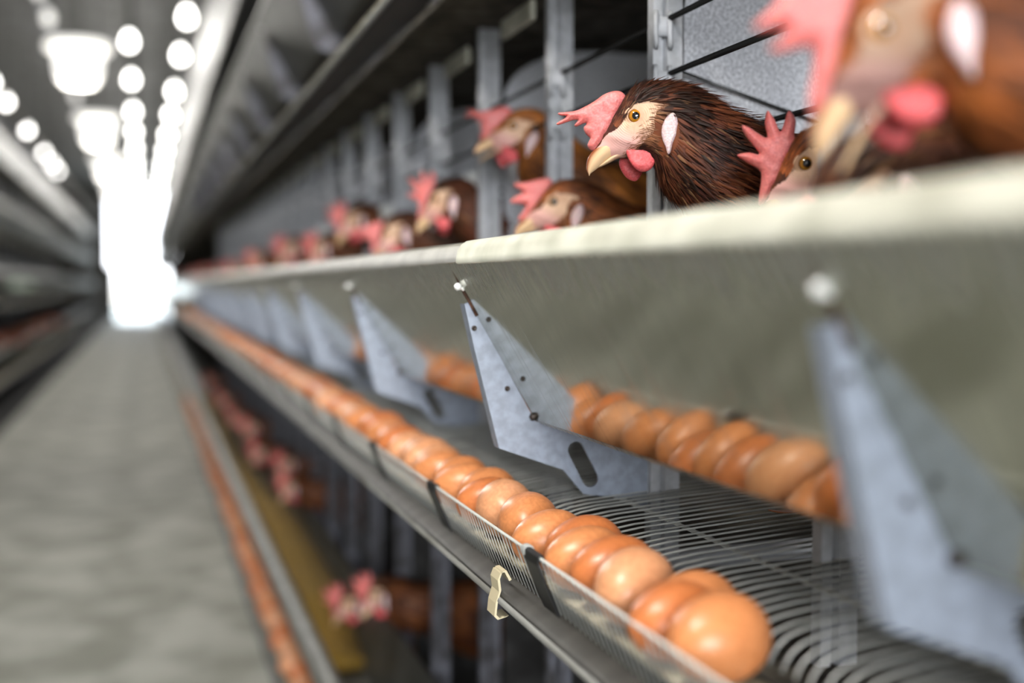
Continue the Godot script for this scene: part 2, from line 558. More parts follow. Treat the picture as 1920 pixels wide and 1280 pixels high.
func lamps() -> void:
	# white pendant lamps: a flat collar and a glowing bowl
	var lamp0: Node3D = null
	var k := 0
	for z in [-2.7, 0.40, 3.4, 6.55, 9.3, 12.2, 15.1, 18.0, 21.0, 24.0]:
		var l := ""
		var g := ""
		if z == 6.55: l = "nearest white pendant lamp in view, bowl glowing under a flat collar"
		elif z == 9.3: l = "second white pendant lamp, overlapping the glare above the far door"
		else:
			l = "white pendant lamp lost in the glare above the far door" if z > 10.0 else "white pendant lamp overhead near the camera, out of the picture"
			g = "pendant lamps in the glare" if z > 10.0 else "pendant lamps overhead"
		if lamp0 == null:
			lamp0 = thing("pendant_lamp", P(-0.30, 1.15, z), l, "lamp", g)
			var st := mb(true)
			lathe(st, PackedVector2Array([Vector2(0.0, 0.115), Vector2(0.05, 0.11), Vector2(0.155, 0.098), Vector2(0.163, 0.09), Vector2(0.163, 0.068), Vector2(0.15, 0.058), Vector2(0.0, 0.055)]), Transform3D(Basis(), Vector3.ZERO), 32)
			put(st, "collar", M.dim, lamp0)  # faint glow of the collar stands in for lamplight falling on it
			st = mb(true)
			lathe(st, PackedVector2Array([Vector2(0.0, 0.055), Vector2(0.118, 0.055), Vector2(0.112, -0.03), Vector2(0.102, -0.085), Vector2(0.075, -0.11), Vector2(0.0, -0.115)]), Transform3D(Basis(), Vector3.ZERO), 32)
			put(st, "bowl", M.glow, lamp0)
			st = mb(true)
			tube(st, PackedVector3Array([Vector3(0, 0.11, 0), Vector3(0, 1.1, 0)]), 0.006, 6)
			put(st, "cable", M.cable, lamp0)
			lamp("lamp_light", Vector3(0, -0.20, 0), 1.7, 0.12, lamp0)
		else:
			var c := copy(lamp0, l, g)
			c.position = P(-0.30, 1.15, z)
			if z > 3.0: (c.get_node("lamp_light") as OmniLight3D).light_energy = 0.85
	# hanging bulbs: two rows over the aisle, one by the left-hand cages, a dim one added to stand for glints
	var bulbs := {}
	for row in [[-0.045, 1.2, [-0.6, 0.7, 2.0, 3.3, 4.7, 6.18, 7.32, 8.65, 9.8, 11.0, 12.3, 13.6, 15.0, 16.5, 18.0], "bulb", "middle row", 1.3], [0.205, 1.18, [5.45, 6.36, 7.55, 8.6, 9.75, 10.9, 12.1, 13.3, 14.6, 16.0], "bulb", "row beside the right-hand cages", 0.0], [-0.93, 1.33, [8.5, 9.35, 11.0, 12.8, 13.9, 14.8], "bulb", "row by the left-hand cages", 0.0], [-0.44, 1.36, [5.9, 6.5, 8.1, 9.1, 10.3, 11.6], "dim", "dim row added for glints left of the pendant lamps", 0.0]]:
		var n := 0
		for z in row[2]:
			var key: String = row[4]
			var seen: bool = z > 5.0
			var l := ("glowing bulb overhead, out of the picture" if not seen else ("%s hanging bulb of the %s" % [["nearest", "second", "third", "fourth", "fifth"][n], row[4]] if n < 5 else "far hanging bulb of the %s, merging into the glare" % row[4]))
			var g: String = "" if seen and n < 5 else ("far bulbs, %s" % row[4] if seen else "bulbs overhead")
			if seen: n += 1
			if not bulbs.has(key):
				var o := thing("hanging_bulb", P(row[0], row[1], z), l, "bulb", g)
				var st := mb(true)
				lathe(st, PackedVector2Array([Vector2(0.0, -0.034), Vector2(0.016, -0.029), Vector2(0.026, -0.014), Vector2(0.028, 0.0), Vector2(0.024, 0.015), Vector2(0.014, 0.032), Vector2(0.012, 0.042), Vector2(0.0, 0.042)]), Transform3D(Basis(), Vector3.ZERO), 20)
				put(st, "bulb", M[row[3]], o)
				st = mb(true)
				lathe(st, PackedVector2Array([Vector2(0.0, 0.042), Vector2(0.015, 0.042), Vector2(0.016, 0.075), Vector2(0.008, 0.085), Vector2(0.0, 0.085)]), Transform3D(Basis(), Vector3.ZERO), 14)
				put(st, "socket", M.cable, o)
				st = mb(true)
				tube(st, PackedVector3Array([Vector3(0, 0.08, 0), Vector3(0, 2.25 - row[1], 0)]), 0.004, 6)
				put(st, "cable", M.cable, o)
				if row[3] == "bulb": lamp("bulb_light", Vector3.ZERO, 0.03 if absf(row[0]) < 0.1 else 0.006, 0.03, o)
				bulbs[key] = o
			else:
				copy(bulbs[key], l, g).position = P(row[0], row[1], z)

func eggs() -> void:
	flip = 1.0; shift = 0.0; lift = 0.0
	var mesh := egg_mesh(1)
	var ms := [M.shell, M.shell_pale, M.shell_deep]
	# the nearest ones as they lie
	var near := [[0.2660, 0.510, 0.35, 1.02, 0], [0.2600, 0.5455, 0.2, 0.96, 2], [0.2790, 0.5640, 0.1, 0.95, 0], [0.2640, 0.6080, 0.8, 1.04, 1], [0.2690, 0.6500, 0.15, 1.0, 2], [0.2640, 0.6850, 0.1, 0.98, 0], [0.2740, 0.7130, 0.2, 1.0, 2], [0.2620, 0.7480, 0.1, 0.96, 0], [0.2640, 0.8000, 1.2, 1.02, 0], [0.2640, 0.8570, 1.3, 1.03, 1]]
	var where := ["egg closest to the camera, at the open end of the row", "second egg of the row, half hidden behind the closest one", "egg on the cage side, just behind the second one", "large pale egg, the fourth of the sharp row", "darker egg right behind the large pale one", "egg in front of the nearest black strap, sixth in the row", "reddish egg on the cage side, seventh in the row", "egg behind the nearest black strap, eighth in the row", "broad egg seen lengthwise, ninth in the row", "pale pinkish egg, tenth in the row"]
	for k in near.size():
		var q: Array = near[k]
		var e := egg_at(mesh, ms[q[4]], q[0], q[1], q[2], q[3])
		tag(e, "brown " + where[k], "egg", "eggs on the upper belt")
	var z := 0.895
	var n := 0
	while z < 8.2 and n < 180:
		var e := egg_at(mesh, ms[rng.randi() % 3], 0.2655 + rng.randf_range(-0.006, 0.008), z, rng.randf_range(-0.5, 0.9), rng.randf_range(0.93, 1.04))
		var l := "brown egg in the blurred stretch of the upper egg belt"
		var ordinals := ["eleventh", "twelfth", "thirteenth", "fourteenth", "fifteenth", "sixteenth", "seventeenth", "eighteenth", "nineteenth", "twentieth", "twenty-first", "twenty-second", "twenty-third", "twenty-fourth"]
		if n < ordinals.size(): l = "brown egg beside the wire guard, %s from the near end of the row" % ordinals[n]
		tag(e, l, "egg", "eggs on the upper belt")
		z += rng.randf_range(0.033, 0.046)
		n += 1
	# the lowest belt
	lift = -0.555
	z = 1.9
	n = 0
	while n < 105:
		var e := egg_at(mesh, ms[rng.randi() % 3], 0.2655 + rng.randf_range(-0.006, 0.008), z, rng.randf_range(-0.5, 0.9), rng.randf_range(0.93, 1.04))
		tag(e, "brown egg on the lowest belt, in the gap beside the walkway", "egg", "eggs on the lowest belt")
		z += rng.randf_range(0.042, 0.075)
		n += 1
	lift = 0.0

func hens() -> void:
	flip = 1.0; shift = 0.0; lift = 0.0
	make_hen({"label": "sharp dark brown hen in profile with drooping pink comb and amber eye", "eye": Vector3(0.3386, 0.1186, 0.7811), "yaw": 23.4, "body": Vector3(0.40, 0.110, 0.79), "body_yaw": 0.0, "res": 2.6, "feathers": 120000, "blade": 1.0, "spread": 1.4, "comb": 0, "lean": 0.05, "tone": Color(0.235, 0.068, 0.026), "dark": Color(0.022, 0.008, 0.006), "ruffle": 0.055})
	make_hen({"label": "very blurred large hen at the top right with open beak, closest to the camera", "eye": Vector3(0.2712, 0.0956, 0.3918), "yaw": 28.0, "pitch": 15.0, "body": Vector3(0.36, 0.13, 0.385), "body_yaw": 5.0, "comb": 3, "skin": 0.45, "gape": 0.014, "tone": Color(0.42, 0.12, 0.027), "dark": Color(0.08, 0.024, 0.009), "feathers": 2000})
	make_hen({"label": "hen right of the sharp one with spiky pink comb, white face half hidden", "eye": Vector3(0.4107, 0.0769, 0.6724), "yaw": 27.0, "pitch": 5.0, "body": Vector3(0.48, 0.118, 0.655), "body_yaw": -4.0, "comb": 1, "res": 1.8, "tone": Color(0.38, 0.10, 0.025), "dark": Color(0.05, 0.016, 0.008), "feathers": 7000, "blade": 1.2})
	make_hen({"label": "hen feeding head down, only its dark brown neck showing above the lip", "eye": Vector3(0.334, 0.036, 0.512), "yaw": 6.0, "pitch": 40.0, "body": Vector3(0.368, 0.110, 0.496), "body_yaw": 0.0, "comb": 2, "res": 1.3, "tone": Color(0.15, 0.05, 0.02), "feathers": 7000, "blade": 1.3})
	make_hen({"label": "blurred orange-brown hen with head raised and beak open, left of the sharp hen", "eye": Vector3(0.3899, 0.1703, 1.2295), "yaw": 20.0, "pitch": -17.0, "body": Vector3(0.46, 0.135, 1.20), "body_yaw": -6.0, "comb": 0, "gape": 0.013, "tone": Color(0.46, 0.16, 0.032), "dark": Color(0.11, 0.036, 0.012), "feathers": 2500})
	make_hen({"label": "blurred brown hen with white ear lobe and low head, just below the sharp hen's beak", "eye": Vector3(0.3866, 0.0799, 1.0894), "yaw": 20.0, "pitch": -8.0, "body": Vector3(0.44, 0.10, 1.04), "body_yaw": -6.0, "comb": 4, "tone": Color(0.34, 0.105, 0.03), "dark": Color(0.05, 0.017, 0.009), "feathers": 2500, "dull_eye": true})
	make_hen({"label": "dark blurred hen with red comb and large red wattle, left of the low-headed hen", "eye": Vector3(0.3560, 0.1060, 1.43), "yaw": 32.0, "pitch": 5.0, "body": Vector3(0.41, 0.09, 1.46), "body_yaw": 0.0, "comb": 1, "tone": Color(0.13, 0.04, 0.015), "feathers": 2000})
	make_hen({"label": "strongly blurred reddish hen close to the lip, left of the dark hen", "eye": Vector3(0.34, 0.0735, 1.66), "yaw": 20.0, "pitch": 15.0, "body": Vector3(0.42, 0.08, 1.64), "body_yaw": 0.0, "comb": 2, "tone": Color(0.19, 0.06, 0.02), "feathers": 1200})
	# far hens: three poses, repeated down the row
	var poses: Array = []
	for p in [[0.0, 0.10, 15.0, 1], [0.06, 0.09, 30.0, 2], [-0.02, 0.07, 5.0, 1]]:
		poses.append({"yaw": p[2], "pitch": 10.0, "comb": p[3], "dx": p[0], "y": p[1]})
	var far := [[2.08, 0.355, 0.115, "far hen in shade whose head stands highest above the lip"], [2.28, 0.33, 0.07, "far hen with a bright red comb above the lip, right of the next blurred pair"], [2.80, 0.33, 0.085, "far hen as a red smudge over the middle of the distant lip"], [3.62, 0.33, 0.075, "far hen as an orange smudge over the distant lip"], [4.5, 0.33, 0.06, ""], [5.3, 0.33, 0.06, ""], [6.2, 0.32, 0.06, ""], [7.2, 0.32, 0.06, ""], [8.5, 0.32, 0.06, ""]]
	var made: Array = []
	for k in far.size():
		var q: Array = far[k]
		var l: String = q[3] if q[3] else "tiny blurred hen over the most distant part of the lip"
		var g := "" if q[3] else "tiny hens at the end of the row"
		if made.size() < 2:
			made.append(make_hen({"label": l, "group": g, "eye": Vector3(q[1], q[2], q[0]), "yaw": 20.0 + 15.0 * k, "pitch": 12.0, "body": Vector3(q[1] + 0.07, 0.10, q[0]), "comb": 1, "tone": Color(0.22, 0.07, 0.02), "feathers": 800, "blade": 2.2, "res": 0.7}))
		else:
			var c := copy(made[k % 2], l, g)
			c.position += P(q[1], q[2], q[0]) - P(far[k % 2][1], far[k % 2][2], far[k % 2][0])
	# bottom cages
	var low := [[1.30, 0.40, 0.02, 0.0, "bottom-cage hen low at the lower edge, brown in the dark"], [1.86, 0.355, 0.055, 0.0, "bottom-cage hen with a bright red comb, nearest the feed trough"], [2.06, 0.34, -0.01, 0.3, "bottom-cage hen bending to the feed with a dull red wattle"], [2.9, 0.34, 0.06, 0.0, "bottom-cage hen behind the yellow feed, pinkish face"], [3.15, 0.36, 0.08, 0.2, "bottom-cage hen in shade above the yellow feed"], [3.6, 0.33, 0.05, 0.0, "bottom-cage hen at the far end of the yellow feed"], [4.0, 0.34, 0.08, 0.0, ""], [4.5, 0.33, 0.06, 0.0, ""], [5.2, 0.33, 0.06, 0.0, ""], [6.2, 0.33, 0.06, 0.0, ""]]
	for k in low.size():
		var q: Array = low[k]
		var l: String = q[4] if q[4] else "dim pinkish hen in the far bottom cages"
		var g := "" if q[4] else "hens in the far bottom cages"
		var c := copy(made[k % 2], l, g)
		c.position += P(q[1], q[2] - 0.555, q[0]) - P(far[k % 2][1], far[k % 2][2], far[k % 2][0])
	# across the aisle
	for k in 6:
		var c := copy(made[k % 2], "dull red hen in the left-hand bottom cages, blurred", "hens across the aisle")
		c.rotation.y = PI
		c.position = P(-1.22 + 0.03 * (k % 3), -0.66, 8.8 + 1.1 * k)


# ---------------------------------------------------------------- materials
func materials() -> void:
	var speck := grain(0.09, Color(0.74, 0.74, 0.75), Color(1, 1, 1), 3, 3)
	var soft := grain(0.02, Color(0.78, 0.78, 0.76), Color(1, 1, 1), 5, 5)
	var grime := grain(0.012, Color(0.60, 0.58, 0.55), Color(1, 1, 1), 8, 5)
	var mottle := grain(0.03, Color(0.90, 0.90, 0.89), Color(1, 1, 1), 15, 5)
	M.zinc = grained(mat(Color(0.68, 0.685, 0.70), 0.5, 0.05), mottle, 8.0)
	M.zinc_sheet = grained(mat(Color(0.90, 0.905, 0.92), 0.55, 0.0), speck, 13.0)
	M.zinc_dull = grained(mat(Color(0.52, 0.52, 0.50), 0.6, 0.2), grime, 2.0)
	M.channel = grained(mat(Color(0.30, 0.29, 0.27), 0.6, 0.2), grime, 8.0)
	M.bracket = grained(mat(Color(0.58, 0.61, 0.665), 0.48, 0.15), mottle, 11.0)
	M.rod = mat(Color(0.28, 0.28, 0.28), 0.22, 0.9)
	M.wire = mat(Color(0.64, 0.64, 0.62), 0.45, 0.2)
	M.guard = mat(Color(0.72, 0.72, 0.69), 0.5, 0.2)
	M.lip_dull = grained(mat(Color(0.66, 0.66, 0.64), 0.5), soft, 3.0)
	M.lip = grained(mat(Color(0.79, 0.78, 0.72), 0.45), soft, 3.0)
	# the polished side of the trough: brushed steel, dusty in streaks across its width
	M.trough = mat(Color.WHITE, 1.0, 1.0)
	var streak := FastNoiseLite.new()
	streak.seed = 4; streak.frequency = 0.035; streak.fractal_octaves = 4
	var im := Image.create(1024, 192, false, Image.FORMAT_RGB8)
	var ro := Image.create(1024, 192, false, Image.FORMAT_RGB8)
	for x in 1024:
		for y in 192:
			var v := y / 191.0
			# dust wiped down from the lip in streaks of different length, a few drips and scratches lower down
			var reach := 0.16 + 0.16 * streak.get_noise_2d(x * 1.6, 5.0) + 0.10 * streak.get_noise_2d(x * 7.0, 90.0)
			var dust := smoothstep(reach + 0.05, reach - 0.10, v) * clampf(0.50 + 0.9 * streak.get_noise_2d(x * 5.0, v * 14.0), 0.0, 1.0)
			dust = maxf(dust, 0.22 * smoothstep(0.28, 0.5, streak.get_noise_2d(x * 4.0 + 3000.0, v * 10.0)))
			dust = maxf(dust, 0.12 * smoothstep(0.1, 0.5, streak.get_noise_2d(x * 0.8 + 700.0, v * 40.0)))
			var scratch := smoothstep(0.52, 0.62, streak.get_noise_2d(x * 9.0 + 5000.0, v * 8.0))
			var c := Color(0.68, 0.68, 0.63).lerp(Color(0.66, 0.66, 0.64), dust) * (1.0 - 0.45 * scratch)
			im.set_pixel(x, y, c)
			ro.set_pixel(x, y, Color(1.0 - 0.75 * dust, 0.09 + 0.5 * dust, 0.0))
	M.trough.albedo_texture = ImageTexture.create_from_image(im)
	M.trough.roughness_texture = ImageTexture.create_from_image(ro)
	M.trough.roughness_texture_channel = BaseMaterial3D.TEXTURE_CHANNEL_GREEN
	M.trough.metallic_texture = M.trough.roughness_texture
	M.trough.metallic_texture_channel = BaseMaterial3D.TEXTURE_CHANNEL_RED
	M.trough.uv1_scale = Vector3(1.4, 7.1, 1.0)
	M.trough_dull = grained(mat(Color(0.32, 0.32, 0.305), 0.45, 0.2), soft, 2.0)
	M.belt = grained(mat(Color(0.80, 0.77, 0.66), 0.85), grime, 9.0)
	M.shaded_zinc = grained(mat(Color(0.40, 0.40, 0.43), 0.7), grime, 6.0)  # zinc with shade put into its colour, for post feet and upper brackets
	M.shaded_sheet = grained(mat(Color(0.24, 0.235, 0.23), 0.8), grime, 4.0)  # darkened sheet colour that stands for shade in the bottom cages
	M.dung = grained(mat(Color(0.37, 0.345, 0.30), 0.95), grime, 6.0)
	M.dark = grained(mat(Color(0.10, 0.095, 0.085), 0.9), grime, 3.0)
	M.shell = grained(mat(Color(0.83, 0.54, 0.34), 0.36), grain(0.06, Color(0.90, 0.87, 0.84), Color(1, 1, 1), 21, 4), 14.0)
	M.shell.uv1_world_triplanar = false
	M.shell_pale = M.shell.duplicate(); M.shell_pale.albedo_color = Color(0.87, 0.62, 0.45)
	M.shell_deep = M.shell.duplicate(); M.shell_deep.albedo_color = Color(0.79, 0.47, 0.27)
	M.white_plastic = mat(Color(0.9, 0.9, 0.88), 0.4)
	M.cream_clip = mat(Color(0.78, 0.73, 0.60), 0.5)
	M.black_plastic = grained(mat(Color(0.06, 0.06, 0.06), 0.45), grime, 30.0)
	M.rust = grained(mat(Color(0.40, 0.27, 0.20), 0.8, 0.2), grime, 40.0)
	M.bolt = mat(Color(0.25, 0.22, 0.2), 0.5, 0.6)
	M.feed = grained(mat(Color(0.62, 0.50, 0.20), 0.95), grain(0.15, Color(0.6, 0.55, 0.4), Color(1, 1, 1), 31, 3), 9.0)
	M.floor = grained(mat(Color(0.72, 0.72, 0.68), 0.75), soft, 0.8)
	M.wall = grained(mat(Color(0.50, 0.50, 0.49), 0.9), grime, 0.5)
	M.ceiling = grained(mat(Color(0.62, 0.62, 0.62), 0.7), soft, 0.6)
	M.enamel = mat(Color(0.9, 0.9, 0.88), 0.35)
	for n in ["glow", "bulb", "dim"]:
		var g := mat(Color(0.95, 0.95, 0.92), 0.3)
		g.emission_enabled = true
		g.emission = Color(1.0, 0.99, 0.97)
		g.emission_energy_multiplier = {"glow": 2.0, "bulb": 12.0, "dim": 1.3}[n]
		M[n] = g
	M.cable = mat(Color(0.12, 0.12, 0.12), 0.6)
	M.tape = mat(Color(0.80, 0.88, 0.80), 0.5)
	M.hen = mat(Color.WHITE, 0.62, 0.0, 0.35); M.hen.vertex_color_use_as_albedo = true
	M.feather = mat(Color.WHITE, 0.55, 0.0, 0.35); M.feather.vertex_color_use_as_albedo = true
	M.feather.cull_mode = BaseMaterial3D.CULL_DISABLED
	M.beak = mat(Color.WHITE, 0.25); M.beak.vertex_color_use_as_albedo = true
	M.eye = mat(Color.WHITE, 0.08); M.eye.vertex_color_use_as_albedo = true; M.eye.clearcoat_enabled = true; M.eye.clearcoat = 1.0; M.eye.clearcoat_roughness = 0.02
	M.lid = mat(Color(0.76, 0.60, 0.47), 0.5)
	M.comb = grained(mat(Color(0.88, 0.50, 0.48), 0.5), grain(0.05, Color(0.88, 0.80, 0.80), Color(1, 1, 1), 41, 4), 40.0)
	M.wattle = grained(mat(Color(0.86, 0.38, 0.39), 0.5), grain(0.05, Color(0.85, 0.72, 0.72), Color(1, 1, 1), 42, 4), 45.0)
	M.lobe = grained(mat(Color(0.92, 0.82, 0.82), 0.5), grain(0.05, Color(0.88, 0.80, 0.80), Color(1, 1, 1), 43, 4), 40.0)
	for k in ["comb", "wattle", "lobe"]:
		M[k].subsurf_scatter_enabled = true
		M[k].subsurf_scatter_strength = 0.25
	M.leg = mat(Color(0.75, 0.60, 0.35), 0.6)


# ---------------------------------------------------------------- the cage stacks
const LIP := [Vector2(0.2222, 0.0155), Vector2(0.2205, 0.0165), Vector2(0.2208, 0.0200), Vector2(0.2220, 0.0245), Vector2(0.2245, 0.0285), Vector2(0.2280, 0.0308), Vector2(0.2330, 0.0316), Vector2(0.2375, 0.0298), Vector2(0.2395, 0.0262), Vector2(0.2380, 0.0235), Vector2(0.2345, 0.0250), Vector2(0.2300, 0.0238), Vector2(0.2265, 0.0195)]
const SHEET := [Vector2(0.2214, 0.0160), Vector2(0.2918, -0.1052), Vector2(0.2960, -0.1088), Vector2(0.3010, -0.1095), Vector2(0.3425, -0.1055), Vector2(0.3485, -0.1025), Vector2(0.3755, 0.0100), Vector2(0.3740, 0.0100), Vector2(0.3470, -0.1010), Vector2(0.3420, -0.1040), Vector2(0.3010, -0.1078), Vector2(0.2965, -0.1072), Vector2(0.2930, -0.1042), Vector2(0.2228, 0.0165)]
const CHANNEL := [Vector2(0.2490, -0.2075), Vector2(0.2420, -0.2103), Vector2(0.2365, -0.2128), Vector2(0.2340, -0.2150), Vector2(0.2333, -0.2182), Vector2(0.2342, -0.2215), Vector2(0.2362, -0.2232), Vector2(0.2385, -0.2225), Vector2(0.2375, -0.2195), Vector2(0.2385, -0.2165), Vector2(0.2500, -0.2110), Vector2(0.2950, -0.2015), Vector2(0.2965, -0.1975), Vector2(0.2950, -0.1970), Vector2(0.2935, -0.1995)]
const BELT := [Vector2(0.2475, -0.1985), Vector2(0.2470, -0.1960), Vector2(0.2500, -0.1950), Vector2(0.2880, -0.1950), Vector2(0.2905, -0.1960), Vector2(0.2900, -0.1985)]

func scaled(prof: Array, grow: float) -> PackedVector2Array:
	var c := Vector2(0.230, 0.022)
	var out := PackedVector2Array()
	for p in prof: out.append(c + (p - c) * grow)
	return out

func trough(z0: float, z1: float, label: String, grow := 1.0, dull := false, feed := false) -> Node3D:
	var o := thing("feed_trough", Vector3.ZERO, label, "feed trough")
	var st := mb(true)
	extrude(st, scaled(LIP, grow), z0, z1)
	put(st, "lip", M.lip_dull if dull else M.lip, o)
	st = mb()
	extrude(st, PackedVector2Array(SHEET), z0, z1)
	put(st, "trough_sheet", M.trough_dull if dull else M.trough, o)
	if feed:
		st = mb(true)
		var rings: Array = []
		for k in 120:
			var z := lerpf(1.95, 7.0, k / 119.0)
			var y := -0.085 + 0.058 * smoothstep(1.95, 2.2, z) * smoothstep(4.2, 3.0, z) + 0.006 * sin(z * 5.0) + 0.006 * noise.get_noise_2d(z * 900.0, 3.0)
			rings.append(PackedVector3Array([P(0.2535, y, z), P(0.30, y + 0.012, z), P(0.36, y, z), P(0.345, -0.1005, z), P(0.295, -0.1025, z)]))
		loft(st, rings)
		tag(put(st, "feed", M.feed, o), "yellow ground feed lying in the trough", "", "", "stuff")
	return o

func wire_guard(z0: float, z1: float, pitch: float, label: String) -> void:
	var o := thing("wire_guard", Vector3.ZERO, label, "wire guard")
	var st := mb(true)
	tube(st, PackedVector3Array([P(0.2345, -0.171, z0), P(0.2345, -0.171, z1)]), 0.0011, 8)
	put(st, "top_wire", M.guard, o)
	st = mb(true)
	tube(st, PackedVector3Array([P(0.249, -0.209, z0), P(0.249, -0.209, z1)]), 0.0013, 8)
	put(st, "bottom_wire", M.guard, o)
	st = mb(true)
	var z := z0
	while z < z1:
		tube(st, PackedVector3Array([P(0.2343, -0.1702, z), P(0.2415, -0.1905, z), P(0.2492, -0.2098, z)]), 0.00045, 4)
		z += pitch
	tag(put(st, "upright_wires", M.guard, o), "", "", "", "stuff")

func cage_floor(z0: float, z1: float, label: String) -> void:
	var o := thing("cage_floor", Vector3.ZERO, label, "cage floor")
	var st := mb(true)
	var z := z0
	while z < z1:
		var w := 0.0015 * noise.get_noise_1d(z * 40000.0)
		var d := 0.0012 * noise.get_noise_1d(z * 90000.0 + 77.0)
		tube(st, PackedVector3Array([P(0.2975, -0.1905, z + d), P(0.2992, -0.1860, z + d), P(0.3025, -0.1815, z + d), P(0.3080, -0.1775 + w, z + d), P(0.3170, -0.1745 + w, z + d), P(0.3350, -0.1718 + w, z + d), P(0.40, -0.1668 + w, z), P(0.49, -0.1605, z), P(0.93, -0.118, z)]), 0.00088, 5)
		z += 0.0122
	tag(put(st, "floor_wires", M.wire, o), "", "", "", "stuff")
	for x in [Vector2(0.365, -0.1722), Vector2(0.47, -0.1648), Vector2(0.62, -0.1505), Vector2(0.80, -0.1333)]:
		st = mb(true)
		tube(st, PackedVector3Array([P(x.x, x.y, z0), P(x.x, x.y, z1)]), 0.0017, 6)
		put(st, "carrier_wire", M.wire, o)

func manure_belt(x0: float, y: float, z0: float, z1: float, label: String) -> void:
	var st := mb()
	extrude(st, PackedVector2Array([Vector2(x0, y), Vector2(x0 - 0.006, y - 0.002), Vector2(x0 - 0.006, y - 0.008), Vector2(x0, y - 0.010), Vector2(0.95, y - 0.010), Vector2(0.95, y)]), z0, z1)
	tag(put(st, "manure_belt", M.dung), label, "manure belt")

func egg_channel(z0: float, z1: float, label: String) -> void:
	var o := thing("egg_channel", Vector3.ZERO, label, "egg belt")
	var st := mb(true)
	extrude(st, PackedVector2Array(CHANNEL), z0, z1)
	put(st, "channel", M.channel, o)
	st = mb(true)
	tube(st, PackedVector3Array([P(0.2342, -0.2190, z0), P(0.2342, -0.2190, z1)]), 0.0027, 8)
	put(st, "rim", M.zinc_dull, o)
	st = mb()
	extrude(st, PackedVector2Array(BELT), z0, z1)
	put(st, "belt", M.belt, o)

func bracket(z: float, label: String, group := "") -> Node3D:
	var o := thing("trough_bracket", Vector3.ZERO, label, "bracket", group)
	var st := mb()
	# outline with the long slot let in through a hair-wide cut
	var slot := PackedVector2Array()
	var a := Vector2(0.3262, -0.1312); var b := Vector2(0.3386, -0.1548); var r := 0.0068
	var dirv := (b - a).normalized(); var nv := Vector2(-dirv.y, dirv.x)
	for k in 9: slot.append(a + (nv.rotated(PI * k / 8.0)) * r)
	for k in 9: slot.append(b + (-nv).rotated(PI * k / 8.0) * r)
	var outer := PackedVector2Array([Vector2(0.2390, -0.0130), Vector2(0.2349, -0.0150), Vector2(0.2425, -0.0480), Vector2(0.2625, -0.1272), Vector2(0.3155, -0.1465), Vector2(0.3185, -0.1500), Vector2(0.3320, -0.1660), Vector2(0.3345, -0.1672), Vector2(0.3775, -0.1732), Vector2(0.3800, -0.1760), Vector2(0.3815, -0.1830), Vector2(0.3950, -0.1840)])
	outer.append_array(PackedVector2Array([Vector2(0.3950, -0.1180), Vector2(0.3300, -0.1120), Vector2(0.2925, -0.1075)]))
	# cut in two along the slot, so that each half has the slot in its edge
	var mid := (a + b) * 0.5
	for s in [1.0, -1.0]:
		var n2: Vector2 = nv * s
		var half := PackedVector2Array([mid - dirv, mid + dirv, mid + dirv + n2, mid - dirv + n2])
		for piece in Geometry2D.intersect_polygons(outer, half):
			for cut in Geometry2D.clip_polygons(piece, slot):
				plate(st, cut, z, 0.0022)
	# turned-in rim along the outer edge
	extrude(st, PackedVector2Array([Vector2(0.2349, -0.0150), Vector2(0.2358, -0.0150), Vector2(0.2433, -0.0478), Vector2(0.2631, -0.1264), Vector2(0.2625, -0.1272), Vector2(0.2425, -0.0480)]), z, z + 0.012)
	put(st, "plate", M.bracket, o)
	for h in [Vector2(0.2425, -0.0336), Vector2(0.2691, -0.0808)]:
		st = mb(true)
		lathe(st, PackedVector2Array([Vector2(0.0021, 0.0), Vector2(0.0021, 0.0011), Vector2(0.0013, 0.0017), Vector2(0.0009, 0.0012), Vector2(0.0, 0.0010)]), Transform3D(Basis(Vector3.RIGHT, Vector3.BACK, Vector3.DOWN), P(h.x, h.y, z - 0.0011)), 12)
		put(st, "rivet", M.bolt, o)
	st = mb(true)
	lathe(st, PackedVector2Array([Vector2(0.0032, 0.0), Vector2(0.0032, 0.003), Vector2(0.002, 0.0042), Vector2(0.0, 0.0045)]), Transform3D(Basis(Vector3.RIGHT, Vector3.BACK, Vector3.DOWN), P(0.2900, -0.1035, z - 0.0011)), 6)
	put(st, "bolt", M.bolt, o)
	# the rusty hook that ties the plate to the trough lip, with a white wing nut
	st = mb(true)
	tube(st, PackedVector3Array([P(0.2258, 0.0108, z - 0.002), P(0.2285, 0.0055, z - 0.003), P(0.2330, -0.0040, z - 0.003), P(0.2400, -0.0160, z - 0.003), P(0.2445, -0.0240, z - 0.002)]), 0.0013, 6)
	put(st, "hook", M.rust, o)
	st = mb(true)
	for s in [[-0.0016, 0.0024, 0.0032], [0.0026, 0.0010, 0.0022]]:
		var c := P(0.2305 + s[0], -0.0022 - s[0] * 0.3, z - 0.0045)
		lathe(st, PackedVector2Array([Vector2(0.0, -s[2]), Vector2(s[2] * 0.75, -s[2] * 0.7), Vector2(s[2], 0.0), Vector2(s[2] * 0.75, s[2] * 0.7), Vector2(0.0, s[2])]), Transform3D(Basis(Vector3(0, 0, 1), 0.6), c), 10)
	put(st, "wing_nut", M.white_plastic, o)
	return o

